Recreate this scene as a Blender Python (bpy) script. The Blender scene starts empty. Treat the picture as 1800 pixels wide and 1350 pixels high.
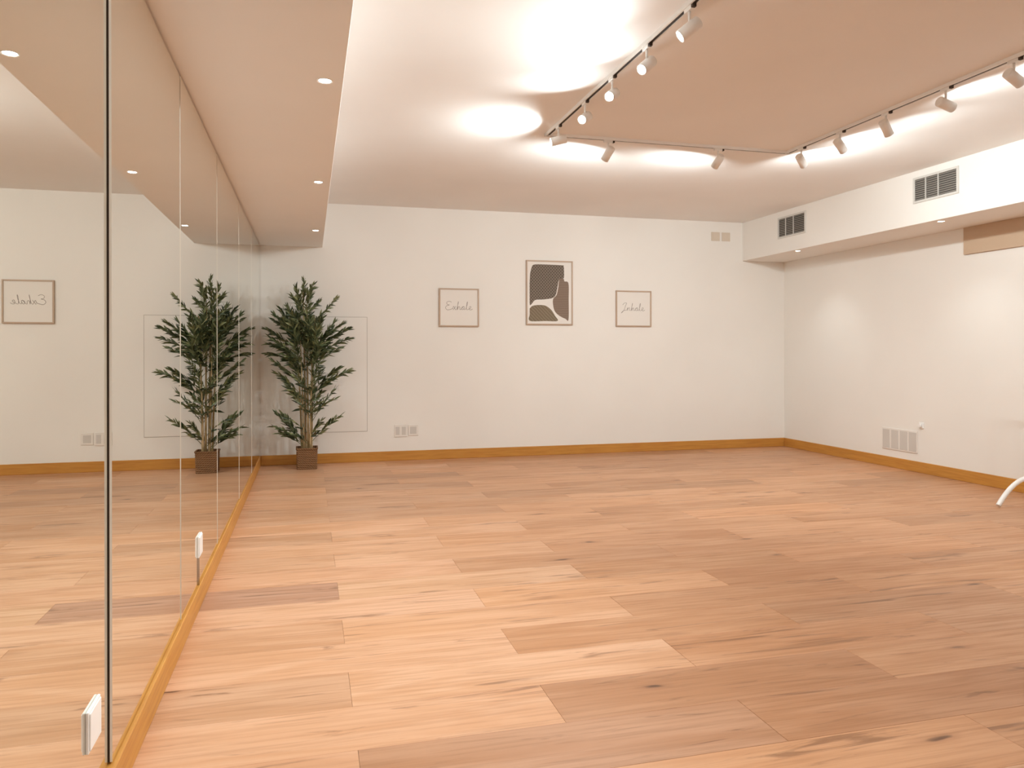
import bpy, bmesh, math, random
from mathutils import Vector, Matrix, Euler
R = math.radians
random.seed(7)
sc = bpy.context.scene
col = sc.collection

# ------------------------------------------------------------------ camera, world, exposure
cam_d = bpy.data.cameras.new('camera'); cam = bpy.data.objects.new('camera', cam_d); col.objects.link(cam)
cam_d.sensor_fit = 'HORIZONTAL'; cam_d.sensor_width = 36.0
cam_d.lens = 1343.95 / 1800 * 36
cam_d.shift_y = -(675 - 619.39) / 1800
cam_d.clip_start = .02
cam.location = (0, 0, 1.15)
cam.rotation_euler = (Matrix.Rotation(-R(14.878), 4, 'Z') @ Matrix.Rotation(R(90), 4, 'X') @ Matrix.Rotation(R(-.09), 4, 'Z')).to_euler()
sc.camera = cam
w = bpy.data.worlds.new('world'); sc.world = w; w.use_nodes = True
w.node_tree.nodes['Background'].inputs[0].default_value = (1, .9, .8, 1)
w.node_tree.nodes['Background'].inputs[1].default_value = 0.0
sc.view_settings.view_transform = 'Standard'; sc.view_settings.look = 'None'
sc.view_settings.gamma = 1; sc.view_settings.use_curve_mapping = False
sc.view_settings.exposure = 0.36
sc.cycles.max_bounces = 9; sc.cycles.diffuse_bounces = 6; sc.cycles.glossy_bounces = 4
sc.cycles.sample_clamp_indirect = 8.0
SPOT_W = 58.0          # watts of one track spotlight
DOWN_W = 26.0          # watts of one recessed downlight
LIGHT_COL = (.89, .985, 1.0)

# ------------------------------------------------------------------ room dimensions (metres, camera above the origin)
XM = -.486             # mirror plane
XR = 5.621             # right wall
YB = 8.183             # back wall
YF = -1.60             # wall behind the camera
ZC = 2.703             # ceiling
ZS = 2.245             # underside of both soffits
XSL = XM + .623        # edge of left soffit
XSR = XR - .5735       # face of right soffit
BH = .102              # baseboard height

# ------------------------------------------------------------------ materials
def mat(name, base=(.8, .8, .8), rough=.5, metal=0.0, spec=.5, emit=None, estr=0):
    m = bpy.data.materials.new(name); m.use_nodes = True
    b = m.node_tree.nodes['Principled BSDF']
    b.inputs['Base Color'].default_value = (*base, 1); b.inputs['Roughness'].default_value = rough
    b.inputs['Metallic'].default_value = metal; b.inputs['Specular IOR Level'].default_value = spec
    if emit:
        b.inputs['Emission Color'].default_value = (*emit, 1); b.inputs['Emission Strength'].default_value = estr
    return m
class NT:
    def __init__(s, m): s.t = m.node_tree; s.b = s.t.nodes['Principled BSDF']
    def n(s, typ, **kw):
        x = s.t.nodes.new(typ)
        for k, v in kw.items(): setattr(x, k, v)
        return x
    def l(s, a, b): s.t.links.new(a, b)
    def math(s, op, a, b=None, c=None, clamp=False):
        x = s.n('ShaderNodeMath', operation=op); x.use_clamp = clamp
        for i, v in enumerate((a, b, c)):
            if v is None: continue
            if isinstance(v, (int, float)): x.inputs[i].default_value = v
            else: s.l(v, x.inputs[i])
        return x.outputs[0]
    def vmath(s, op, a, b):
        x = s.n('ShaderNodeVectorMath', operation=op)
        for i, v in enumerate((a, b)):
            if isinstance(v, tuple): x.inputs[i].default_value = v
            else: s.l(v, x.inputs[i])
        return x.outputs[0]
    def noise(s, vec, scale=1, detail=4, rough=.5, dist=0):
        x = s.n('ShaderNodeTexNoise'); s.l(vec, x.inputs['Vector'])
        x.inputs['Scale'].default_value = scale; x.inputs['Detail'].default_value = detail
        x.inputs['Roughness'].default_value = rough; x.inputs['Distortion'].default_value = dist
        return x.outputs[0]
    def ramp(s, v, lo, hi, a=0.0, b=1.0):
        x = s.n('ShaderNodeMapRange'); s.l(v, x.inputs[0])
        for i, q in enumerate((lo, hi, a, b)): x.inputs[i + 1].default_value = q
        x.interpolation_type = 'SMOOTHSTEP'
        return x.outputs[0]
    def mix(s, fac, a, b, typ='MIX'):
        x = s.n('ShaderNodeMix', data_type='RGBA', blend_type=typ)
        for i, v in ((0, fac), (6, a), (7, b)):
            if isinstance(v, (int, float)): x.inputs[i].default_value = v
            elif isinstance(v, tuple): x.inputs[i].default_value = (*v, 1)
            else: s.l(v, x.inputs[i])
        return x.outputs[2]
    def bump(s, h, strength, dist=.01):
        x = s.n('ShaderNodeBump'); s.l(h, x.inputs['Height'])
        x.inputs['Strength'].default_value = strength; x.inputs['Distance'].default_value = dist
        s.l(x.outputs[0], s.b.inputs['Normal'])

def paint(name, base):
    m = mat(name, base, .75, spec=.25); t = NT(m)
    tc = t.n('ShaderNodeTexCoord').outputs['Object']
    big = t.noise(tc, 1.3, 3); fine = t.noise(tc, 90, 2)
    c = t.mix(t.ramp(big, .3, .7), tuple(x * .975 for x in base), base)
    t.l(c, t.b.inputs['Base Color']); t.bump(fine, .05, .002)
    return m
M = {}
M['wall'] = paint('cream_wall_paint', (.84, .81, .765))
M['ceil'] = paint('white_ceiling_paint', (.86, .845, .825))
M['tan'] = paint('tan_panel_paint', (.56, .42, .30))
M['white'] = mat('white_plastic', (.86, .85, .83), .35)
M['whitemetal'] = mat('white_lacquered_metal', (.84, .82, .79), .4)
M['greige'] = mat('beige_plastic', (.66, .57, .47), .5)
M['outlet'] = mat('off_white_plastic', (.79, .75, .70), .45)
M['module'] = mat('grey_socket_module', (.62, .59, .55), .45)
M['dark'] = mat('dark_slot', (.045, .03, .02), .7)
M['brown'] = mat('dark_brown_backing', (.06, .035, .02), .7)
M['grille'] = mat('grille_slat_grey', (.40, .37, .33), .5)
M['grillef'] = mat('grille_frame_grey', (.62, .60, .56), .45)
M['gdark'] = mat('grille_inner_dark', (.09, .08, .07), .8)
M['glassedge'] = mat('polished_glass_edge', (.90, .86, .78), .3)
M['mirror'] = mat('mirror_silvering', (.86, .86, .80), .0, metal=1.0)
M['lens'] = mat('lit_lens', (1, 1, 1), .3, emit=(1, .95, .88), estr=40)
M['dlens'] = mat('lit_downlight_lens', (1, 1, 1), .3, emit=(1, .95, .88), estr=14)
M['inner'] = mat('reflector_white', (.8, .8, .78), .3)
M['paper'] = mat('print_paper', (.80, .76, .71), .8)
M['ink'] = mat('grey_ink', (.30, .25, .22), .7)
M['frame'] = mat('light_oak_frame', (.50, .37, .27), .5)
M['cable'] = mat('grey_cable', (.16, .12, .09), .6)
M['soil'] = mat('dark_moss', (.06, .045, .025), .9)
M['gap'] = mat('joint_line', (.42, .38, .33), .8)

def wood_board(name, base, dark):
    m = mat(name, base, .42, spec=.35); t = NT(m)
    tc = t.n('ShaderNodeTexCoord').outputs['Object']
    v = t.vmath('MULTIPLY', tc, (2.0, 2.0, 40))
    g = t.noise(v, 1.6, 5, .6, .4)
    t.l(t.mix(t.ramp(g, .35, .72), base, dark), t.b.inputs['Base Color'])
    return m
M['base'] = wood_board('honey_oak_baseboard', (.57, .27, .055), (.47, .20, .04))

def floor_wood():
    m = mat('oak_plank', (.55, .32, .19), .40, spec=.35); t = NT(m)
    tc = t.n('ShaderNodeTexCoord').outputs['Object']
    oi = t.n('ShaderNodeObjectInfo')
    rnd = t.n('ShaderNodeCombineXYZ')
    t.l(t.math('MULTIPLY', oi.outputs['Random'], 57.3), rnd.inputs[0])
    t.l(t.math('MULTIPLY', oi.outputs['Random'], 131.7), rnd.inputs[1])
    t.l(t.math('MULTIPLY', oi.outputs['Random'], 23.1), rnd.inputs[2])
    v = t.vmath('ADD', tc, rnd.outputs[0])
    grain = t.noise(t.vmath('MULTIPLY', v, (2.2, 60, 1)), 1, 6, .62, .5)
    broad = t.noise(t.vmath('MULTIPLY', v, (1.1, 7, 1)), 1, 3, .5, 1.2)
    streak = t.noise(t.vmath('MULTIPLY', v, (1.7, 19, 1)), 1, 5, .6, 1.3)
    # colour: pale oak, warmer figure, brown streaks and knots
    c = t.mix(t.ramp(broad, .32, .68), (.635, .375, .235), (.545, .29, .158))
    c = t.mix(t.math('MULTIPLY', t.ramp(grain, .42, .72), .56), c, (.40, .205, .105))
    c = t.mix(t.math('MULTIPLY', t.ramp(streak, .575, .71), .78), c, (.25, .12, .06))
    dis = t.n('ShaderNodeTexNoise'); t.l(t.vmath('MULTIPLY', v, (3, 9, 1)), dis.inputs['Vector']); dis.inputs['Scale'].default_value = 2
    kv = t.vmath('ADD', t.vmath('MULTIPLY', v, (1.9, 8.0, .01)), t.vmath('MULTIPLY', dis.outputs['Color'], (.35, .35, 0)))
    vor = t.n('ShaderNodeTexVoronoi'); t.l(kv, vor.inputs['Vector']); vor.inputs['Scale'].default_value = 1.0
    sep = t.n('ShaderNodeSeparateColor'); t.l(vor.outputs['Color'], sep.inputs[0])
    gate = t.math('GREATER_THAN', sep.outputs[0], .62)
    rad = t.math('MULTIPLY', t.ramp(vor.outputs['Distance'], .05, .24, 1, 0), gate)
    core = t.math('MULTIPLY', t.ramp(vor.outputs['Distance'], .03, .11, 1, 0), gate)
    c = t.mix(t.math('MULTIPLY', rad, .42), c, (.30, .14, .07))
    c = t.mix(t.math('MULTIPLY', core, .88), c, (.12, .055, .03))
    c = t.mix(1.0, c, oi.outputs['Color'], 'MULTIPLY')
    t.l(c, t.b.inputs['Base Color'])
    t.l(t.ramp(grain, .3, .8, .36, .50), t.b.inputs['Roughness'])
    t.bump(grain, .08, .002)
    return m
M['plank'] = floor_wood()

def woven():
    m = mat('woven_rattan', (.26, .13, .05), .7); t = NT(m)
    tc = t.n('ShaderNodeTexCoord').outputs['Object']
    wv = t.n('ShaderNodeTexWave'); wv.wave_type = 'BANDS'; wv.bands_direction = 'DIAGONAL'
    t.l(tc, wv.inputs[0]); wv.inputs['Scale'].default_value = 28; wv.inputs['Distortion'].default_value = 2.5
    n = t.noise(tc, 60, 3)
    c = t.mix(wv.outputs[1], (.15, .068, .024), (.27, .135, .05))
    c = t.mix(t.math('MULTIPLY', n, .5), c, (.16, .075, .03))
    t.l(c, t.b.inputs['Base Color']); t.bump(wv.outputs[1], .4, .004)
    return m
M['woven'] = woven()
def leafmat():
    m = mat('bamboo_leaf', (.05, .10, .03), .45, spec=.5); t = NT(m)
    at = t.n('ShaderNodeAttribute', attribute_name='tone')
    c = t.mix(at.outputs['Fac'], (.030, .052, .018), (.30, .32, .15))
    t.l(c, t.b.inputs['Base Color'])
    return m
M['leaf'] = leafmat()
def canemat():
    m = mat('bamboo_cane', (.42, .27, .12), .5); t = NT(m)
    tc = t.n('ShaderNodeTexCoord').outputs['Object']
    n = t.noise(t.vmath('MULTIPLY', tc, (30, 30, 5)), 1, 3)
    t.l(t.mix(t.ramp(n, .35, .65), (.50, .36, .19), (.24, .16, .06)), t.b.inputs['Base Color'])
    return m
M['cane'] = canemat()
def artmat(name, a, b, scale, direction):
    m = mat(name, a, .8, spec=.2); t = NT(m)
    tc = t.n('ShaderNodeTexCoord').outputs['Object']
    wv = t.n('ShaderNodeTexWave'); wv.bands_direction = direction
    t.l(tc, wv.inputs[0]); wv.inputs['Scale'].default_value = scale; wv.inputs['Distortion'].default_value = 1.2
    wv.inputs['Detail Scale'].default_value = 2
    t.l(t.mix(t.ramp(wv.outputs[1], .3, .7), a, b), t.b.inputs['Base Color'])
    return m
def crossart(name, a, b, scale):
    m = mat(name, a, .8, spec=.2); t = NT(m)
    tc = t.n('ShaderNodeTexCoord').outputs['Object']
    def rot(ang):
        mp = t.n('ShaderNodeMapping'); mp.inputs['Rotation'].default_value = (0, ang, 0); t.l(tc, mp.inputs[0])
        wv = t.n('ShaderNodeTexWave'); wv.bands_direction = 'X'; t.l(mp.outputs[0], wv.inputs[0])
        wv.inputs['Scale'].default_value = scale; wv.inputs['Distortion'].default_value = .6
        return t.ramp(wv.outputs[1], .35, .75)
    t.l(t.mix(t.math('MAXIMUM', rot(.75), rot(-.75)), a, b), t.b.inputs['Base Color'])
    return m
M['art_dark'] = crossart('netted_charcoal_print', (.075, .058, .045), (.22, .18, .145), 13)
M['art_taupe'] = artmat('ribbed_taupe_print', (.27, .20, .155), (.21, .15, .115), 16, 'Z')
M['art_olive'] = artmat('ribbed_olive_print', (.26, .205, .145), (.19, .15, .10), 16, 'DIAGONAL')

# ------------------------------------------------------------------ mesh helpers
def new_obj(name, me, parent=None, m=None):
    o = bpy.data.objects.new(name, me); col.objects.link(o)
    if parent is not None: o.parent = parent
    if m is not None and me is not None and not me.materials: me.materials.append(m)
    return o
def finish(bm, name, smooth=False):
    bmesh.ops.recalc_face_normals(bm, faces=bm.faces)
    me = bpy.data.meshes.new(name); bm.to_mesh(me); bm.free()
    if smooth:
        for p in me.polygons: p.use_smooth = True
    return me
def add_box(bm, a, b, bev=0):
    a = Vector(a); b = Vector(b); c = (a + b) / 2; s = b - a
    r = bmesh.ops.create_cube(bm, size=1, matrix=Matrix.Translation(c) @ Matrix.Diagonal((*[abs(x) for x in s], 1)))
    if bev:
        ed = list({e for v in r['verts'] for e in v.link_edges})
        bmesh.ops.bevel(bm, geom=ed, offset=bev, segments=1, affect='EDGES')
def box(name, a, b, m, parent=None, bev=0, origin=None):
    bm = bmesh.new(); a = Vector(a); b = Vector(b)
    if origin is None: origin = (a + b) / 2 if parent is None else Vector((0, 0, 0))
    origin = Vector(origin)
    add_box(bm, a - origin, b - origin, bev)
    o = new_obj(name, finish(bm, name), parent, m); o.location = origin
    return o
def add_cyl(bm, p, q, r, r2=None, seg=16, caps=True):
    p = Vector(p); q = Vector(q); d = q - p
    rot = d.to_track_quat('Z', 'Y').to_matrix().to_4x4()
    bmesh.ops.create_cone(bm, cap_ends=caps, segments=seg, radius1=r, radius2=r if r2 is None else r2, depth=d.length,
                          matrix=Matrix.Translation((p + q) / 2) @ rot)
def cyl(name, p, q, r, m, parent=None, r2=None, seg=16, caps=True):
    bm = bmesh.new(); add_cyl(bm, p, q, r, r2, seg, caps)
    me = finish(bm, name)
    for f in me.polygons: f.use_smooth = len(f.vertices) == 4
    return new_obj(name, me, parent, m)
def add_tube(bm, pts, rad, seg=8):
    pts = [Vector(p) for p in pts]; rings = []
    up = None
    for i, p in enumerate(pts):
        d = (pts[min(i + 1, len(pts) - 1)] - pts[max(i - 1, 0)]).normalized()
        if up is None: up = d.orthogonal().normalized()
        up = (up - d * up.dot(d)).normalized(); s = d.cross(up)
        r = rad[i] if isinstance(rad, (list, tuple)) else rad
        rings.append([bm.verts.new(p + (up * math.cos(k * 2 * math.pi / seg) + s * math.sin(k * 2 * math.pi / seg)) * r) for k in range(seg)])
    for a, b in zip(rings, rings[1:]):
        for k in range(seg): bm.faces.new((a[k], a[(k + 1) % seg], b[(k + 1) % seg], b[k]))
    bm.faces.new(rings[0][::-1]); bm.faces.new(rings[-1])
def tube(name, pts, rad, m, parent=None, seg=8):
    bm = bmesh.new(); add_tube(bm, pts, rad, seg)
    return new_obj(name, finish(bm, name, True), parent, m)
def empty(name, loc):
    o = bpy.data.objects.new(name, None); col.objects.link(o); o.location = loc; o.empty_display_size = .1
    return o
def tag(o, label=None, cat=None, group=None, kind=None):
    if label: o['label'] = label
    if cat: o['category'] = cat
    if group: o['group'] = group
    if kind: o['kind'] = kind
    return o
def struct(o, label=None): return tag(o, label, None, None, 'structure')

# ------------------------------------------------------------------ room shell
T = .12
struct(box('wall_back', (XM - T, YB, 0), (XR + T, YB + T, ZC), M['wall']), 'cream painted back wall with three framed prints')
struct(box('wall_right', (XR, YF, 0), (XR + T, YB, ZC), M['wall']), 'cream painted right wall below the soffit')
struct(box('wall_left', (XM - .05 - T, YF, 0), (XM - .022, YB, ZC), M['brown']), 'dark wall behind the mirror panels')
struct(box('wall_front', (XM - T, YF - T, 0), (XR + T, YF, ZC), M['wall']), 'cream painted wall behind the viewer')
struct(box('ceiling', (XM - T, YF - T, ZC), (XR + T, YB + T, ZC + T), M['ceil']), 'white flat ceiling carrying the lighting track')
struct(box('trim_1', (XM - .022, YF, ZS), (XSL, YB, ZC), M['ceil'], bev=.002), 'dropped white soffit running above the mirrors')
struct(box('trim_2', (XSR, YF, ZS), (XR, YB, ZC), M['wall'], bev=.002), 'dropped white soffit with grilles along the right wall')
BT = .016
struct(box('baseboard_back', (XM + .012, YB - BT, 0), (XR - BT, YB, BH), M['base'], bev=.003), 'honey oak baseboard along the back wall')
struct(box('baseboard_right', (XR - BT, YF, 0), (XR, YB, BH), M['base'], bev=.003), 'honey oak baseboard along the right wall')
struct(box('baseboard_left', (XM - .022, YF, 0), (XM + .012, YB, BH), M['base'], bev=.003), 'honey oak baseboard under the mirror panels')

# floor: slab and individual planks in running bond
floor = struct(box('floor', (XM - T, YF - T, -.12), (XR + T, YB + T, -.014), M['brown'], origin=(0, 0, 0)), 'oak plank floor laid across the room')
PW, PL, Y0 = .2785, 1.2325, 2.253
def plank_mesh(lx, ly):
    bm = bmesh.new(); c = .0008; g = .00025
    x, y = lx / 2 - g, ly / 2 - g
    lo = [bm.verts.new((sx * x, sy * y, -.014)) for sx, sy in ((-1, -1), (1, -1), (1, 1), (-1, 1))]
    mi = [bm.verts.new((sx * x, sy * y, -c * .8)) for sx, sy in ((-1, -1), (1, -1), (1, 1), (-1, 1))]
    to = [bm.verts.new((sx * (x - c), sy * (y - c), 0)) for sx, sy in ((-1, -1), (1, -1), (1, 1), (-1, 1))]
    for A, B in ((lo, mi), (mi, to)):
        for k in range(4): bm.faces.new((A[k], A[(k + 1) % 4], B[(k + 1) % 4], B[k]))
    bm.faces.new(to)
    me = finish(bm, 'plank'); me.materials.append(M['plank']); return me
cache = {}
TONES = {  # (row, index from the mirror side): tone
    (5, 0): (.76, .72, .76), (5, 1): (1.0, 1, .98), (0, 1): (.72, .65, .59), (-1, 1): (.72, .64, .58), (-1, 2): (.72, .64, .57),
    (-1, 3): (.84, .77, .68), (2, 1): (.87, .81, .74), (2, 2): (.80, .76, .72), (1, 2): (.88, .82, .76), (1, 1): (1.04, 1.02, 1.0), (1, 3): (.82, .79, .76),
    (0, 2): (.86, .81, .75), (0, 0): (1.03, 1, .98), (2, 0): (1.05, 1.03, 1.02), (3, 1): (1.05, 1.02, .98), (3, 2): (.88, .83, .77), (3, 3): (.92, .88, .82),
    (4, 0): (1.02, 1, 1), (4, 1): (1.04, 1.02, .98), (4, 2): (.85, .78, .70), (6, 1): (.84, .80, .76), (6, 0): (1.03, 1, 1), (-2, 1): (.90, .83, .74), (-2, 2): (.84, .77, .68),
    (-2, 0): (.98, .95, .94), (-1, 0): (1, .97, .97), (7, 1): (1.0, .97, .94), (7, 2): (.88, .82, .76), (8, 2): (.90, .86, .82), (5, 2): (.9, .86, .8)}
rng = random.Random(21)
for r in range(-14, 22):
    y0, y1 = Y0 + PW * r, Y0 + PW * (r + 1)
    ya, yb = max(y0, YF + .001), min(y1, YB - .001)
    if yb - ya < .01: continue
    off = (.77 - PL) if r % 2 == 0 else (.135 - PL)
    k = 0; x = off
    while x < XR:
        xa, xb = max(x, XM), min(x + PL, XR - .001)
        if xa - XM < .05: xa = XM
        x += PL
        if xb - xa < .03: continue
        key = (round(xb - xa, 3), round(yb - ya, 3))
        if key not in cache: cache[key] = plank_mesh(*key)
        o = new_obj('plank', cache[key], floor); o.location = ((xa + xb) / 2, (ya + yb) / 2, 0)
        t = TONES.get((r, k))
        if t is None:
            v = rng.choice([1.03, 1.0, .98, .95, .92, .89, .84]) + rng.uniform(-.02, .02) - (.05 if k >= 2 else 0); s = rng.uniform(-.03, .03)
            t = (v, v * (.96 + s * .5), v * (.92 + s))
        if xa > .7: t = (t[0], t[1] * .955, t[2] * .89)     # warmer cast of the light away from the mirrors, put into plank tint
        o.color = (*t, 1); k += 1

# ------------------------------------------------------------------ mirror panels
seams = [-1.55, -.32, .90, 2.145, 3.222, 4.443, 5.772, 6.985, YB - .004]
proud = [-.0088, -.0088, -.0088, 0, .002, .0035, .005, .0065]
mlabels = [None, None,
           'tall frameless mirror panel nearest the viewer, carrying the closer white socket box',
           'tall frameless mirror panel second from the viewer, with the small socket near its far edge',
           'tall mirror panel third from the viewer reflecting the bamboo plant',
           'narrow-looking mirror panel fourth from the viewer, left of the bamboo reflection edge',
           'mirror panel second from the back corner beside the bamboo plant',
           'mirror panel at the back corner against the cream wall']
mlabels[3] = 'tall frameless mirror panel second from the viewer, ending at the second vertical joint'
mlabels[4] = 'tall frameless mirror panel third from the viewer, with the farther white socket box'
mlabels[5] = 'mirror panel fourth from the viewer, third from the back corner'
for i in range(len(seams) - 1):
    if mlabels[i] is None: continue
    ya, yb = seams[i] + .002, seams[i + 1] - .002
    xf = XM + proud[i]
    t = empty('mirror_panel', (xf, (ya + yb) / 2, BH + .005))
    hy = (yb - ya) / 2; hz = ZS - .012 - BH - .005
    bm = bmesh.new(); add_box(bm, (-.006, -hy, 0), (0, hy, hz), 0)
    me = finish(bm, 'glass'); me.materials.append(M['glassedge']); me.materials.append(M['mirror'])
    for f in me.polygons: f.material_index = 1 if f.normal.x > .9 else 0
    new_obj('glass', me, t)
    bm = bmesh.new(); add_box(bm, (-.0135, -hy, 0), (-.0061, hy, hz - .002))
    new_obj('backing', finish(bm, 'backing'), t, M['brown'])
    tag(t, mlabels[i], 'mirror', 'mirror panels along the left wall')

# ------------------------------------------------------------------ spotlights on a rectangular track
XTL, XTR, YTB, YTF = 1.640, 3.585, 5.175, 1.30
track = empty('lighting_track', (XTL, YTB, ZC - .018))
tag(track, 'slim white rectangular lighting track fixed under the ceiling', 'track')
def rail(a, b):
    a = Vector(a); b = Vector(b); d = (b - a); L = d.length; d.normalize()
    s = Vector((-d.y, d.x, 0)); o = track.location
    def strip(x0, x1, z0, z1, e=0):
        bm = bmesh.new()
        P = [a + d * (-e) + s * x0, b + d * e + s * x0, b + d * e + s * x1, a - d * e + s * x1]
        lo = [bm.verts.new(Vector((p.x, p.y, z0)) - o) for p in P]; hi = [bm.verts.new(Vector((p.x, p.y, z1)) - o) for p in P]
        for k in range(4): bm.faces.new((lo[k], lo[(k + 1) % 4], hi[(k + 1) % 4], hi[k]))
        bm.faces.new(lo[::-1]); bm.faces.new(hi)
        return finish(bm, 'rail')
    rr = new_obj('rail', strip(-.018, -.0095, ZC - .020, ZC, .018), track, M['whitemetal'])
    new_obj('rail_lip', strip(.0095, .018, ZC - .020, ZC, .018), rr, M['whitemetal'])
    new_obj('conductor_slot', strip(-.0095, .0095, ZC - .016, ZC - .001), rr, M['dark'])
rail((XTL, YTF, 0), (XTL, YTB, 0)); rail((XTL, YTB, 0), (XTR, YTB, 0)); rail((XTR, YTB, 0), (XTR, YTF, 0)); rail((XTR, YTF, 0), (XTL, YTF, 0))

def spot_light(name, parent, loc, d, watts, size, blend, radius):
    L = bpy.data.lights.new(name, 'SPOT'); L.energy = watts; L.color = LIGHT_COL
    L.spot_size = R(size); L.spot_blend = blend; L.shadow_soft_size = radius
    o = bpy.data.objects.new(name, L); col.objects.link(o); o.parent = parent
    o.location = loc; o.rotation_euler = Vector(d).to_track_quat('-Z', 'Y').to_euler()
    return o
def open_can(m_out, d, r, L, back):
    """open cylinder with a wall, axis d, from -back to L-back"""
    d = Vector(d).normalized(); rot = d.to_track_quat('Z', 'Y').to_matrix()
    prof = [(0, -back), (r * .86, -back), (r, -back + r * .12), (r, L - back), (r * .86, L - back), (r * .86, L - back - .018), (0, L - back - .018)]
    bm = bmesh.new(); seg = 20; rings = []
    for q, z in prof:
        rings.append([bm.verts.new(rot @ Vector((q * math.cos(k * 2 * math.pi / seg), q * math.sin(k * 2 * math.pi / seg), z))) for k in range(seg if q > 0 else 1)])
    for A, B in zip(rings, rings[1:]):
        for k in range(seg):
            k2 = (k + 1) % seg
            if len(A) == 1: bm.faces.new((A[0], B[k2], B[k]))
            elif len(B) == 1: bm.faces.new((A[k], A[k2], B[0]))
            else: bm.faces.new((A[k], A[k2], B[k2], B[k]))
    me = finish(bm, 'head')
    for p in me.polygons: p.use_smooth = abs(p.normal @ d) < .5
    return me
HR, HL = .029, .108
def track_spot(x, y, d, label, along, watts=1.0, stem=.052, size=165, blend=1.0):
    d = Vector(d).normalized()
    t = empty('track_spotlight', (x, y, ZC - .02))
    ax = (.033, .011) if along == 'x' else (.011, .033)
    bm = bmesh.new(); add_box(bm, (-ax[0], -ax[1], -.016), (ax[0], ax[1], .008), .002)
    new_obj('adapter', finish(bm, 'adapter'), t, M['whitemetal'])
    e = Vector((0, -.040, 0)) if along == 'y' else Vector((.040, 0, 0))
    bm = bmesh.new(); add_box(bm, e + Vector((-.009, -.009, -.014)), e + Vector((.009, .009, .004)), .001)
    new_obj('contact_block', finish(bm, 'contact_block'), t, M['dark'])
    cyl('stem', (0, 0, -.014), (0, 0, -.018 - stem), .0065, M['whitemetal'], t, seg=12)
    c = Vector((0, 0, -.018 - stem - HR * .85))
    h = new_obj('head', open_can(M['whitemetal'], d, HR, HL, HL * .5), t, M['whitemetal']); h.location = c
    bm = bmesh.new(); p = d * (HL * .5 - .013)
    add_cyl(bm, p - d * .0015, p + d * .0015, HR * .80, seg=20)
    new_obj('lens', finish(bm, 'lens'), h, M['lens'])
    spot_light('bulb', h, d * (HL * .5 + .003), d, SPOT_W * watts, size, blend, .024)
    tag(t, label, 'spotlight', 'track spotlights')
    return t
LEFT = [(4.934, (-.93, .16, -.24), 'small white cylinder spotlight hanging at the back left corner of the track, aimed left', .9),
        (4.418, (-.62, -.62, -.46), 'glaring white spotlight on the left rail, second from the back left track corner', .66),
        (3.984, (-.62, -.64, -.46), 'glaring white spotlight on the left rail, third from the back left track corner', .66),
        (3.531, (-.70, -.34, -.60), 'bright tilted cylinder spotlight on the left rail, fourth from the back left corner', .66),
        (3.087, (-.72, .22, -.58), 'dim grey-looking cylinder spotlight on the left rail near the top edge', .35),
        (2.620, (-.56, -.66, -.45), 'glaring spotlight on the left rail cut off by the top edge of the picture', .65),
        (2.16, (-.75, -.20, -.55), 'unseen white spotlight added on the left rail, nearer the viewer beyond the top edge', .7),  # from here on, unseen heads added to light the room
        (1.70, (-.75, -.10, -.55), 'unseen white spotlight added at the viewer end of the left rail, out of the picture', .7)]
for y, d, lab, wt in LEFT: track_spot(XTL, y, d, lab, 'y', wt, size=158 if y < 4.7 else 165)
BACK = [(2.098, (-.24, .70, -.68), 'small white spotlight on the back rail, left one of two'),
        (2.985, (-.18, .72, -.68), 'small white spotlight on the back rail, right one of two')]
for x, d, lab in BACK: track_spot(x, YTB, d, lab, 'x', .88, size=176, blend=.5)
RIGHT = [(5.002, (.70, .40, -.56), 'white spotlight on the right rail nearest the back right track corner', .46),
         (4.567, (.72, .24, -.56), 'white spotlight on the right rail, second from the back right track corner', .24),
         (4.129, (.62, .20, -.70), 'white spotlight on the right rail, third from the back corner, tilted steeply down', .24),
         (3.652, (.94, .02, -.26), 'white spotlight on the right rail, fourth from the back corner, nearly horizontal', .10),
         (3.207, (.89, .05, -.44), 'white spotlight on the right rail at the right edge of the picture', .12),
         (2.76, (.35, .0, -.92), 'unseen white spotlight added on the right rail just beyond the right edge', .36),  # from here on, unseen heads added and tilted down to light the floor
         (2.31, (.30, .1, -.92), 'unseen white spotlight added on the right rail nearer the viewer, out of the picture', .5),
         (1.85, (.20, .3, -.92), 'unseen white spotlight added at the viewer end of the right rail, out of the picture', .7)]
for y, d, lab, wt in RIGHT: track_spot(XTR, y, d, lab, 'y', wt, size=178, blend=.35)

# ------------------------------------------------------------------ recessed downlights
def downlight(x, y, label, watts=1.0):
    watts = .5 if x > 3 else 1.0
    t = empty('recessed_downlight', (x, y, ZS))
    bm = bmesh.new(); seg = 24; prof = [(.024, -.0005), (.031, -.003), (.032, .004), (.024, .004)]
    rings = [[bm.verts.new((q * math.cos(k * 2 * math.pi / seg), q * math.sin(k * 2 * math.pi / seg), z)) for k in range(seg)] for q, z in prof]
    for i in range(4):
        A, B = rings[i], rings[(i + 1) % 4]
        for k in range(seg): bm.faces.new((A[k], A[(k + 1) % seg], B[(k + 1) % seg], B[k]))
    new_obj('trim_ring', finish(bm, 'trim_ring'), t, M['white'])
    cyl('lens', (0, 0, -.0015), (0, 0, .004), .0238, M['dlens'], t, seg=24)
    spot_light('bulb', t, (0, 0, -.006), (0, 0, -1), DOWN_W * watts, 105, .9, .025)
    tag(t, label, 'downlight', 'recessed downlights in the soffits')
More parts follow.
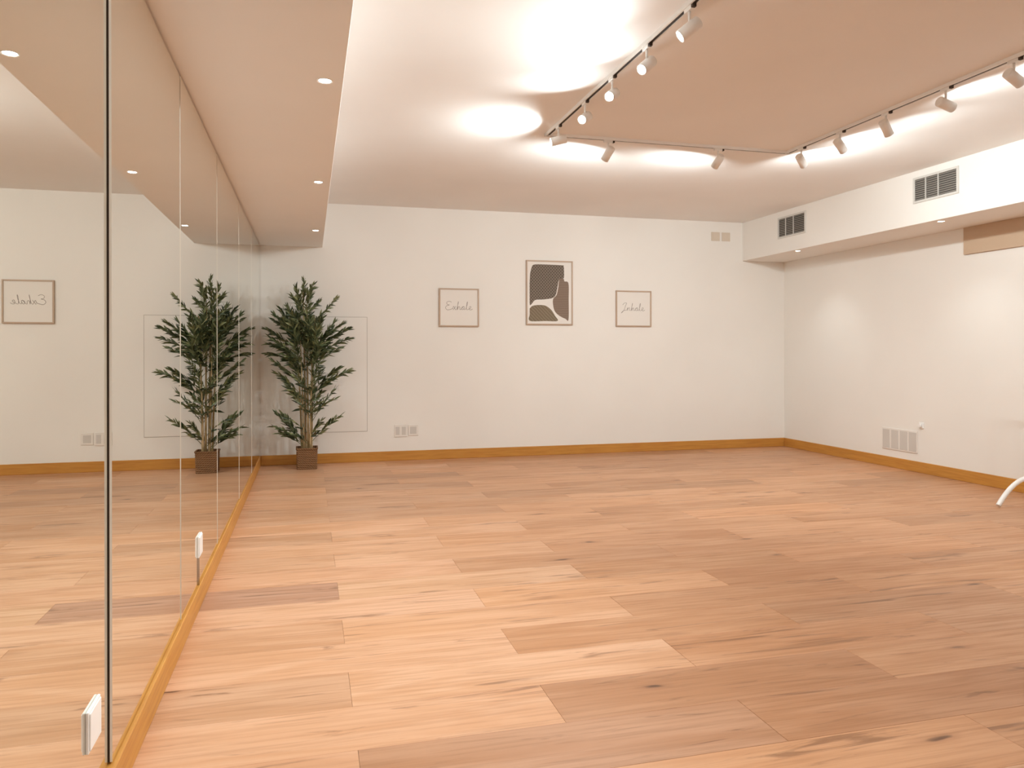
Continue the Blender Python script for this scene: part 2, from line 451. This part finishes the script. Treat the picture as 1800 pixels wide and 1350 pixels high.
for x, y, lab in [(.064, 3.169, 'lit round downlight in the left soffit, nearest the viewer'),
                  (.060, 5.061, 'lit round downlight in the left soffit, the middle one'),
                  (.060, 7.068, 'lit round downlight in the left soffit, nearest the back wall'),
                  (.062, 1.25, 'round downlight in the left soffit beyond the top edge'),
                  (5.125, 7.214, 'tiny lit downlight under the right soffit near the far grille'),
                  (5.132, 5.279, 'tiny lit downlight under the right soffit below the nearer grille'),
                  (5.13, 3.35, 'round downlight under the right soffit beyond the right edge'),
                  (5.13, 1.42, 'round downlight under the right soffit beside the viewer')]:
    downlight(x, y, lab)

# ------------------------------------------------------------------ ventilation grilles on the right soffit face
def grille(y0, y1, z0, z1, label):
    t = empty('air_grille', (XSR, (y0 + y1) / 2, z0))
    hy = (y1 - y0) / 2; H = z1 - z0; f = .020
    fr = new_obj('frame', None_me := bpy.data.meshes.new('frame'), t)
    bm = bmesh.new()
    for a, b in (((-.010, -hy, 0), (0, hy, f)), ((-.010, -hy, H - f), (0, hy, H)), ((-.010, -hy, f), (0, -hy + f, H - f)), ((-.010, hy - f, f), (0, hy, H - f))):
        add_box(bm, a, b, .0015)
    bm.to_mesh(None_me); bm.free(); None_me.materials.append(M['grillef'])
    bm = bmesh.new(); add_box(bm, (-.001, -hy + f, f), (0, hy - f, H - f)); new_obj('duct_back', finish(bm, 'duct_back'), t, M['gdark'])
    n = 10; sm = None
    for k in range(n):
        z = f + (k + .5) * (H - 2 * f) / n
        if sm is None:
            bm = bmesh.new(); add_box(bm, (-.0045, -hy + f, -.0011), (.0045, hy - f, .0011))
            bmesh.ops.rotate(bm, verts=bm.verts, cent=(0, 0, 0), matrix=Matrix.Rotation(R(-38), 3, 'Y'))
            sm = finish(bm, 'slat'); sm.materials.append(M['grille'])
        o = new_obj('slat', sm, t); o.location = (-.0055, 0, z)
    for q in (-.21, .07):
        bm = bmesh.new(); add_box(bm, (-.0095, 2 * hy * q * -1 - .004, f), (-.001, 2 * hy * q * -1 + .004, H - f))
        new_obj('divider', finish(bm, 'divider'), t, M['grillef'])
    tag(t, label, 'air grille', 'ventilation grilles on the right soffit')
grille(6.965, 7.457, 2.402, 2.636, 'grey louvred air grille farther back, next to the ceiling corner')
grille(5.010, 5.488, 2.424, 2.645, 'grey louvred air grille nearer the viewer, larger in view')

# tan panel under the right soffit
p = box('pelmet_board', (XR - .022, 2.2, 2.008), (XR - .0008, 5.513, ZS - .0005), M['tan'], bev=.001)
tag(p, 'tan painted pelmet board on the right wall directly under the soffit', 'pelmet')

# ------------------------------------------------------------------ wall plates and access panel
def plate(name, a, b, m, label, cat, group=None, bev=.002):
    o = box(name, a, b, m, bev=bev); tag(o, label, cat, group); return o
for x0, x1, lab in ((4.628, 4.740, 'square beige cover plate high on the back wall, left of the pair'),
                    (4.766, 4.878, 'square beige cover plate high on the back wall, right of the pair')):
    t = empty('cover_plate', ((x0 + x1) / 2, YB, 2.526))
    box('plate', (-.055, -.009, -.052), (.055, 0, .052), M['greige'], t, .002)
    box('insert', (-.030, -.011, -.034), (.030, -.008, .034), M['greige'], t, .001)
    tag(t, lab, 'cover plate', 'cover plates high on the back wall')
for x0, x1, z0, z1, n, lab in ((.878, 1.012, .252, .382, 2, 'pale double socket low on the back wall beside the access panel'),
                               (1.024, 1.134, .262, .378, 1, 'pale single socket low on the back wall, right of the double socket')):
    t = empty('wall_socket', ((x0 + x1) / 2, YB, (z0 + z1) / 2)); hw, hh = (x1 - x0) / 2, (z1 - z0) / 2
    box('plate', (-hw, -.008, -hh), (hw, 0, hh), M['outlet'], t, .002)
    for k in range(n):
        cx = (k - (n - 1) / 2) * hw
        box('socket_insert', (cx - hw / n * .62, -.010, -hh * .66), (cx + hw / n * .62, -.0075, hh * .66), M['module'], t, .001)
    tag(t, lab, 'socket', 'sockets low on the back wall')
t = empty('wall_socket', (XR, 6.293, .283))
box('plate', (-.009, -.232, -.107), (0, .232, .107), M['outlet'], t, .002)
for k in range(4):
    cy = .174 - k * .116
    box('socket_insert', (-.012, cy - .047, -.092), (-.008, cy + .047, .092), M['module'], t, .0015)
tag(t, 'wide pale four-gang socket plate low on the right wall above the baseboard', 'socket')
t = empty('wall_sensor', (XR, 6.012, .45))
box('base_plate', (-.012, -.028, -.028), (0, .028, .028), M['white'], t, .003)
cyl('knob', (-.010, 0, 0), (-.034, 0, 0), .016, M['white'], t)
tag(t, 'tiny white sensor knob on the right wall just above the four-gang socket plate', 'sensor')

# flush access panel behind the plant
ap = empty('access_panel', (.283, YB - .0006, .922))
hw, hh = .312, .603; g = .0045
box('door_leaf', (-hw + g, -.003, -hh + g), (hw - g, 0, hh - g), M['wall'], ap, .0006)
box('joint_left', (-hw, -.0012, -hh), (-hw + g, 0, hh), M['gap'], ap)
box('joint_right', (hw - g, -.0012, -hh), (hw, 0, hh), M['gap'], ap)
box('joint_top', (-hw + g, -.0012, hh - g), (hw - g, 0, hh), M['gap'], ap)
box('joint_bottom', (-hw + g, -.0012, -hh), (hw - g, 0, -hh + g), M['gap'], ap)
for c in list(ap.children):
    if c.name.startswith('joint_'): c.name = 'joint'
tag(ap, 'flush cream access panel outlined by a thin joint behind the bamboo plant', 'access panel')

# sockets fixed on the mirrors
def mirror_socket(y, z, label, xf, cable):
    t = empty('surface_socket', (xf, y, z))
    box('casing', (0, -.052, -.048), (.007, .052, .048), M['white'], t, .0015)
    box('face_plate', (.007, -.047, -.043), (.010, .047, .043), M['white'], t, .0012)
    if cable: cyl('cable', (.003, -.030, -.048), (.003, -.030, -(z - BH - .001)), .0018, M['cable'], t, seg=8)
    tag(t, label, 'socket', 'socket boxes fixed on the mirrors')
mirror_socket(1.99, .279, 'white socket box on the nearest mirror panel at the lower left of the picture', XM - .0088, False)
mirror_socket(3.725, .277, 'smaller-looking white socket box on the mirror above a thin dark cable', XM + .002, True)

# ------------------------------------------------------------------ framed prints
def picture(x0, x1, z0, z1, label, art):
    t = empty('framed_print', ((x0 + x1) / 2, YB, z0)); hw, H = (x1 - x0) / 2, z1 - z0; f = .014; D = .024
    box('frame_side', (-hw, -D, 0), (-hw + f, 0, H), M['frame'], t, .0012)
    box('frame_side', (hw - f, -D, 0), (hw, 0, H), M['frame'], t, .0012)
    box('frame_rail', (-hw + f, -D, 0), (hw - f, 0, f), M['frame'], t, .0012)
    box('frame_rail', (-hw + f, -D, H - f), (hw - f, 0, H), M['frame'], t, .0012)
    pp = box('paper', (-hw + f, -.014, f), (hw - f, -.002, H - f), M['paper'], t)
    art(pp, hw - f, H, f)
    tag(t, label, 'framed print', 'framed prints on the back wall')
def catmull(P, n=10):
    P = [Vector(p) for p in P]; out = []
    for i in range(len(P) - 1):
        a, b, c, d = P[max(i - 1, 0)], P[i], P[i + 1], P[min(i + 2, len(P) - 1)]
        for k in range(n):
            t = k / n
            out.append(.5 * ((2 * b) + (c - a) * t + (2 * a - 5 * b + 4 * c - d) * t * t + (3 * b - a - 3 * c + d) * t ** 3))
    return out + [P[-1]]
# handwritten letters on a unit baseline (x advance, x-height .42)
GLYPH = {
    'E': (.85, [[(.72, .88), (.45, 1.0), (.16, .86), (.22, .62), (.46, .55), (.14, .45), (.02, .2), (.22, -.02), (.55, .02), (.85, .14)]]),
    'I': (.62, [[(.05, .72), (.25, .95), (.58, .98), (.42, .6), (.24, .1), (.0, -.18), (-.14, -.30), (.02, -.10), (.30, .04), (.62, .08)]]),
    'x': (.50, [[(0, .10), (.12, .40), (.24, .20), (.36, .0), (.50, .10)], [(.40, .42), (.06, -.02)]]),
    'n': (.58, [[(0, .08), (.10, .40), (.12, .0), (.14, .20), (.28, .40), (.38, .30), (.40, .02), (.58, .08)]]),
    'h': (.55, [[(0, .08), (.16, .70), (.20, .98), (.12, .6), (.10, .0), (.16, .25), (.28, .38), (.37, .25), (.38, .02), (.55, .08)]]),
    'a': (.52, [[(0, .08), (.22, .38), (.32, .36), (.14, .36), (.04, .16), (.16, .0), (.32, .20), (.34, .38), (.34, .04), (.52, .08)]]),
    'l': (.34, [[(0, .08), (.18, .60), (.22, .96), (.12, .7), (.10, .12), (.18, .0), (.34, .08)]]),
    'e': (.50, [[(0, .08), (.20, .18), (.30, .34), (.18, .42), (.07, .22), (.14, .02), (.30, .0), (.50, .12)]])}
def script(word, width, zc):
    def art(pp, hw, H, f):
        adv = sum(GLYPH[c][0] for c in word); s = width / adv; x = -width / 2
        bm = bmesh.new()
        for c in word:
            a, strokes = GLYPH[c]
            for st in strokes:
                add_tube(bm, [Vector((x + q.x * s, -.0143, H * zc + q.y * s)) for q in catmull([(u, v, 0) for u, v in st], 6)], .0021, 5)
            x += a * s
        new_obj('lettering', finish(bm, 'lettering', True), pp, M['ink'])
    return art
def organic(pp, hw, H, f):
    W2 = hw * 2; HH = H - 2 * f
    def shape(name, pts, m, lift):
        bm = bmesh.new()
        P = catmull([(a, b, 0) for a, b in pts], 5)
        fr = [bm.verts.new((-hw + q.x * W2, -.0142 - lift, f + (1 - q.y) * HH)) for q in P]
        bk = [bm.verts.new((v.co.x, -.0139, v.co.z)) for v in fr]
        bm.faces.new(fr)
        n = len(fr)
        for k in range(n): bm.faces.new((fr[k], fr[(k + 1) % n], bk[(k + 1) % n], bk[k]))
        new_obj(name, finish(bm, name), pp, m)
    shape('dark_shape', [(.06, .20), (.10, .09), (.16, .05), (.40, .045), (.79, .05), (.82, .06), (.83, .16), (.82, .26), (.72, .28), (.68, .40), (.64, .53), (.56, .585), (.36, .61), (.18, .62), (.10, .68), (.055, .70), (.05, .55), (.05, .35)], M['art_dark'], .0004)
    shape('taupe_shape', [(.72, .27), (.82, .27), (.84, .31), (.93, .34), (.935, .6), (.93, .93), (.86, .92), (.72, .87), (.62, .80), (.58, .70), (.58, .60), (.66, .53), (.70, .40)], M['art_taupe'], .0006)
    shape('olive_shape', [(.05, .76), (.12, .715), (.28, .70), (.42, .715), (.54, .78), (.62, .87), (.68, .955), (.40, .958), (.055, .958), (.05, .86)], M['art_olive'], .0008)
picture(1.357, 1.797, 1.431, 1.845, 'square print with thin grey handwriting in a light wood frame, nearest the plant', script('Exhale', .30, .44))
picture(2.334, 2.880, 1.457, 2.177, 'tall print of dark and taupe rounded shapes in a light wood frame', organic)
picture(3.404, 3.844, 1.445, 1.859, 'square print with thin grey handwriting in a light wood frame, farthest right', script('Inhale', .28, .44))

# ------------------------------------------------------------------ potted bamboo
PX, PY = -.020, 7.885
plant = empty('potted_bamboo', (PX, PY, 0))
tag(plant, 'tall leafy bamboo plant in a square woven brown pot beside the mirror corner', 'plant')
# pot: square, ribbed with woven bands
bm = bmesh.new(); prof = []
NB = 11; PH = .203
for k in range(NB):
    z0, z1 = PH * k / NB, PH * (k + 1) / NB; b = .094 + .006 * k / NB
    prof += [(b, z0 + .001), (b + .0035, (z0 + z1) / 2), (b, z1 - .001)]
prof += [(.106, PH - .004), (.106, PH + .008), (.092, PH + .008), (.090, PH - .035)]
def sqring(h, z, rr=.012):
    vs = []
    for cx, cy, a0 in ((1, 1, 0), (-1, 1, 90), (-1, -1, 180), (1, -1, 270)):
        for k in range(3):
            a = R(a0 + 45 * k); vs.append(bm.verts.new((cx * (h - rr) + rr * math.cos(a), cy * (h - rr) + rr * math.sin(a), z)))
    return vs
rings = [sqring(h, z) for h, z in prof]
for A, B in zip(rings, rings[1:]):
    for k in range(12): bm.faces.new((A[k], A[(k + 1) % 12], B[(k + 1) % 12], B[k]))
bm.faces.new(rings[0][::-1])
new_obj('pot', finish(bm, 'pot'), plant, M['woven'])
box('soil', (-.089, -.089, .150), (.089, .089, .176), M['soil'], plant)
# canes
rg = random.Random(5)
canes = []
for bx, by, tx, ty, top, rad in ((-.048, -.02, -.10, -.03, 1.42, .0105), (-.012, .03, -.035, .04, 1.74, .012), (.012, -.03, .0, -.04, 1.62, .0115),
                                 (.045, .01, .075, .0, 1.50, .010), (.03, -.045, .055, -.09, 1.25, .009), (-.03, -.05, -.06, -.11, 1.30, .009)):
    pts = []; rads = []
    n = 14
    for k in range(n + 1):
        f = k / n; z = .165 + (top - .165) * f
        p = Vector((bx + (tx - bx) * f ** 1.3, by + (ty - by) * f ** 1.3, z)); r = rad * (1 - .55 * f)
        pts += [p, p + Vector((0, 0, .004)), p + Vector((0, 0, .010))]; rads += [r, r * 1.22, r]
    tube('cane', pts, rads, M['cane'], plant, 8)
    canes.append((Vector((bx, by, .165)), Vector((tx, ty, top))))
def cane_at(i, z):
    a, b = canes[i]; f = min(1, (z - a.z) / (b.z - a.z)); return a + Vector(((b.x - a.x) * f ** 1.3, (b.y - a.y) * f ** 1.3, z - a.z)) if f < 1 else b.copy()
def leafy_branch(start, tip, nleaf, llen, sag=.0, bright=.3, spread=1.0):
    """one twig with narrow pointed leaves: a part of the plant"""
    bm = bmesh.new(); tone = bm.verts.layers.float.new('tone')
    start = Vector(start); tip = Vector(tip)
    mid = (start + tip) / 2 + Vector((0, 0, sag))
    def at(f): return start * (1 - f) ** 2 + mid * 2 * f * (1 - f) + tip * f * f
    add_tube(bm, [at(k / 6) for k in range(7)], [.0034, .003, .0028, .0025, .0022, .002, .0012], 5)
    for v in bm.verts: v[tone] = .45
    d0 = (tip - start).normalized()
    for k in range(nleaf):
        f = .22 + .78 * (k + rg.random() * .6) / nleaf; f = min(f, 1)
        p = at(f); d = (at(min(1, f + .05)) - at(max(0, f - .05))).normalized()
        side = d.cross(Vector((rg.uniform(-.5, .5), rg.uniform(-.5, .5), 1))).normalized() * (1 if k % 2 else -1)
        a = rg.uniform(.35, 1.0) * spread
        ld = (d * (1.0 if f < .93 else 1.6) + side * a + Vector((0, 0, rg.uniform(-.35, .55)))).normalized()
        L = llen * rg.uniform(.7, 1.2) * (1 - .25 * f); wd = L * rg.uniform(.085, .12)
        nn = ld.cross(Vector((rg.uniform(-1, 1), rg.uniform(-1, 1), rg.uniform(.2, 1)))).normalized()
        up = nn.cross(ld); drop = Vector((0, 0, -L * rg.uniform(.05, .3)))
        q = [p, p + ld * L * .3 + drop * .1, p + ld * L * .65 + drop * .4, p + ld * L + drop]
        def cl(x):
            w = plant.location + x
            if w.x < XM + .030: x.x = XM + .030 - plant.location.x
            if w.y > YB - .012: x.y = YB - .012 - plant.location.y
            return x
        w1, w2 = wd, wd * .8
        V = [cl(x) for x in (q[0], q[1] + nn * w1 - up * wd * .3, q[1].copy(), q[1] - nn * w1 - up * wd * .3, q[2] + nn * w2 - up * wd * .25, q[2].copy(), q[2] - nn * w2 - up * wd * .25, q[3])]
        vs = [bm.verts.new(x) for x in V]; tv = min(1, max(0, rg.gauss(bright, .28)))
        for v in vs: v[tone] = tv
        for fc in ((0, 1, 2), (0, 2, 3), (1, 4, 5, 2), (2, 5, 6, 3), (4, 7, 5), (5, 7, 6)): bm.faces.new([vs[i] for i in fc])
    me = bpy.data.meshes.new('leafy_branch'); bm.to_mesh(me); bm.free()
    o = new_obj('leafy_branch', me, plant, M['leaf'])
    return o
def bpt(px, py, yw):   # branch tip given in plan
    return Vector((px, yw, py))
# (cane, start height, tip x, tip z, tip y) relative to plant base; right and left sprays seen in the photo, then filling ones
SPR = [
 # top crown
 (1, 1.60, -.10, 1.79, -.03, 22), (1, 1.64, -.02, 1.87, .02, 20), (1, 1.62, .06, 1.82, -.05, 22), (2, 1.52, .03, 1.74, -.12, 20), (1, 1.55, -.14, 1.72, .06, 18), (1, 1.50, .11, 1.66, .08, 20), (2, 1.45, -.08, 1.67, -.14, 20),
 # upper right spray, broad right spray
 (2, 1.36, .29, 1.70, -.02, 24), (3, 1.16, .40, 1.39, -.04, 26), (3, 1.20, .34, 1.44, -.10, 22), (3, 1.10, .42, 1.30, .02, 22), (3, 1.14, .27, 1.46, .05, 20), (4, 1.02, .33, 1.20, -.12, 14),
 # left mass
 (0, 1.16, -.38, 1.38, -.02, 22), (0, 1.20, -.30, 1.52, -.08, 22), (0, 1.10, -.36, 1.24, -.06, 22), (0, 1.24, -.24, 1.58, .03, 20), (5, 1.05, -.34, 1.30, -.16, 22), (0, 1.04, -.37, 1.14, .0, 18), (5, 1.12, -.22, 1.46, -.20, 22),
 (5, 1.15, -.14, 1.42, -.26, 22), (4, 1.10, .10, 1.40, -.28, 22), (2, 1.20, .0, 1.52, -.22, 22), (2, 1.16, -.08, 1.38, -.18, 22), (1, 1.30, -.16, 1.56, .12, 18), (1, 1.25, .14, 1.52, .14, 18), (3, 1.18, .15, 1.50, -.06, 20),
 (5, .98, -.12, 1.22, -.22, 20), (4, .98, .12, 1.24, -.22, 18), (0, .98, -.22, 1.20, .06, 18), (3, 1.0, .2, 1.24, .06, 18), (2, 1.1, .05, 1.34, -.2, 22), (0, 1.3, -.18, 1.60, -.05, 18),
 # middle sprays
 (3, .74, .41, .965, -.03, 24), (3, .76, .30, .99, -.10, 20), (4, .70, .24, .90, .04, 14), (0, .84, -.31, 1.06, -.04, 18), (5, .72, -.28, .95, -.10, 18), (0, .66, -.22, .88, .04, 16), (5, .62, -.17, .80, -.14, 16), (2, .72, -.10, .92, -.18, 14), (4, .84, .12, 1.05, -.16, 14), (1, .62, -.11, .72, .04, 10),
 # lower sprays
 (3, .46, .27, .79, -.02, 12), (4, .52, .26, .68, -.06, 8), (3, .26, .31, .51, -.03, 13), (4, .30, .13, .47, -.10, 10), (0, .26, -.29, .55, -.03, 16), (5, .24, -.30, .43, -.08, 18), (0, .27, -.23, .53, .04, 18), (5, .22, -.24, .36, -.04, 16), (2, .24, -.13, .36, -.14, 10), (1, .26, .10, .35, -.05, 8)]
for k in range(26):   # filling sprays of the dense middle
    ang = rg.uniform(0, 2 * math.pi); rr_ = rg.uniform(.12, .30); zz = rg.uniform(1.08, 1.58)
    tx = max(-.36, min(.30, math.cos(ang) * rr_ - .04)); ty = max(-.30, min(.20, math.sin(ang) * rr_ - .04))
    SPR.append((rg.choice([0, 1, 2, 3, 4, 5]), zz - rg.uniform(.18, .30), tx, zz, ty, 15))
for k in range(16):    # loose sprays lower down
    ang = rg.uniform(0, 2 * math.pi); zz = rg.uniform(.5, 1.08)
    SPR.append((rg.choice([0, 2, 3, 5]), zz - .2, math.cos(ang) * .17 - .02, zz, min(.15, math.sin(ang) * .17 - .05), 7))
for ci, z, tx, tz, ty, n in SPR:
    crown = tz > 1.6
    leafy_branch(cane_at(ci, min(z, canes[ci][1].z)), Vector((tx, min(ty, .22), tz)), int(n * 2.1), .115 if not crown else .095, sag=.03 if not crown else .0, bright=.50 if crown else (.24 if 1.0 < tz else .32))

# ------------------------------------------------------------------ white tubular stand at the right edge
st = empty('tubular_stand', (5.185, 4.518, 0))
tag(st, 'white bent metal tube foot of a stand at the right edge on the floor', 'stand')
for k, yy in enumerate((0, -1.6)):
    pts = []
    for i in range(25):
        a = math.pi * i / 24
        pts.append((-math.cos(a) * .285, yy, .018 + .190 * (1 - math.cos(a) ** 2)))
    tube('foot', pts, .0175, M['white'], st, 12)
    cyl('post', (0, yy, .20), (0, yy, .98), .016, M['white'], st)
cyl('rail', (0, .0, .98), (0, -1.66, .98), .019, M['white'], st)
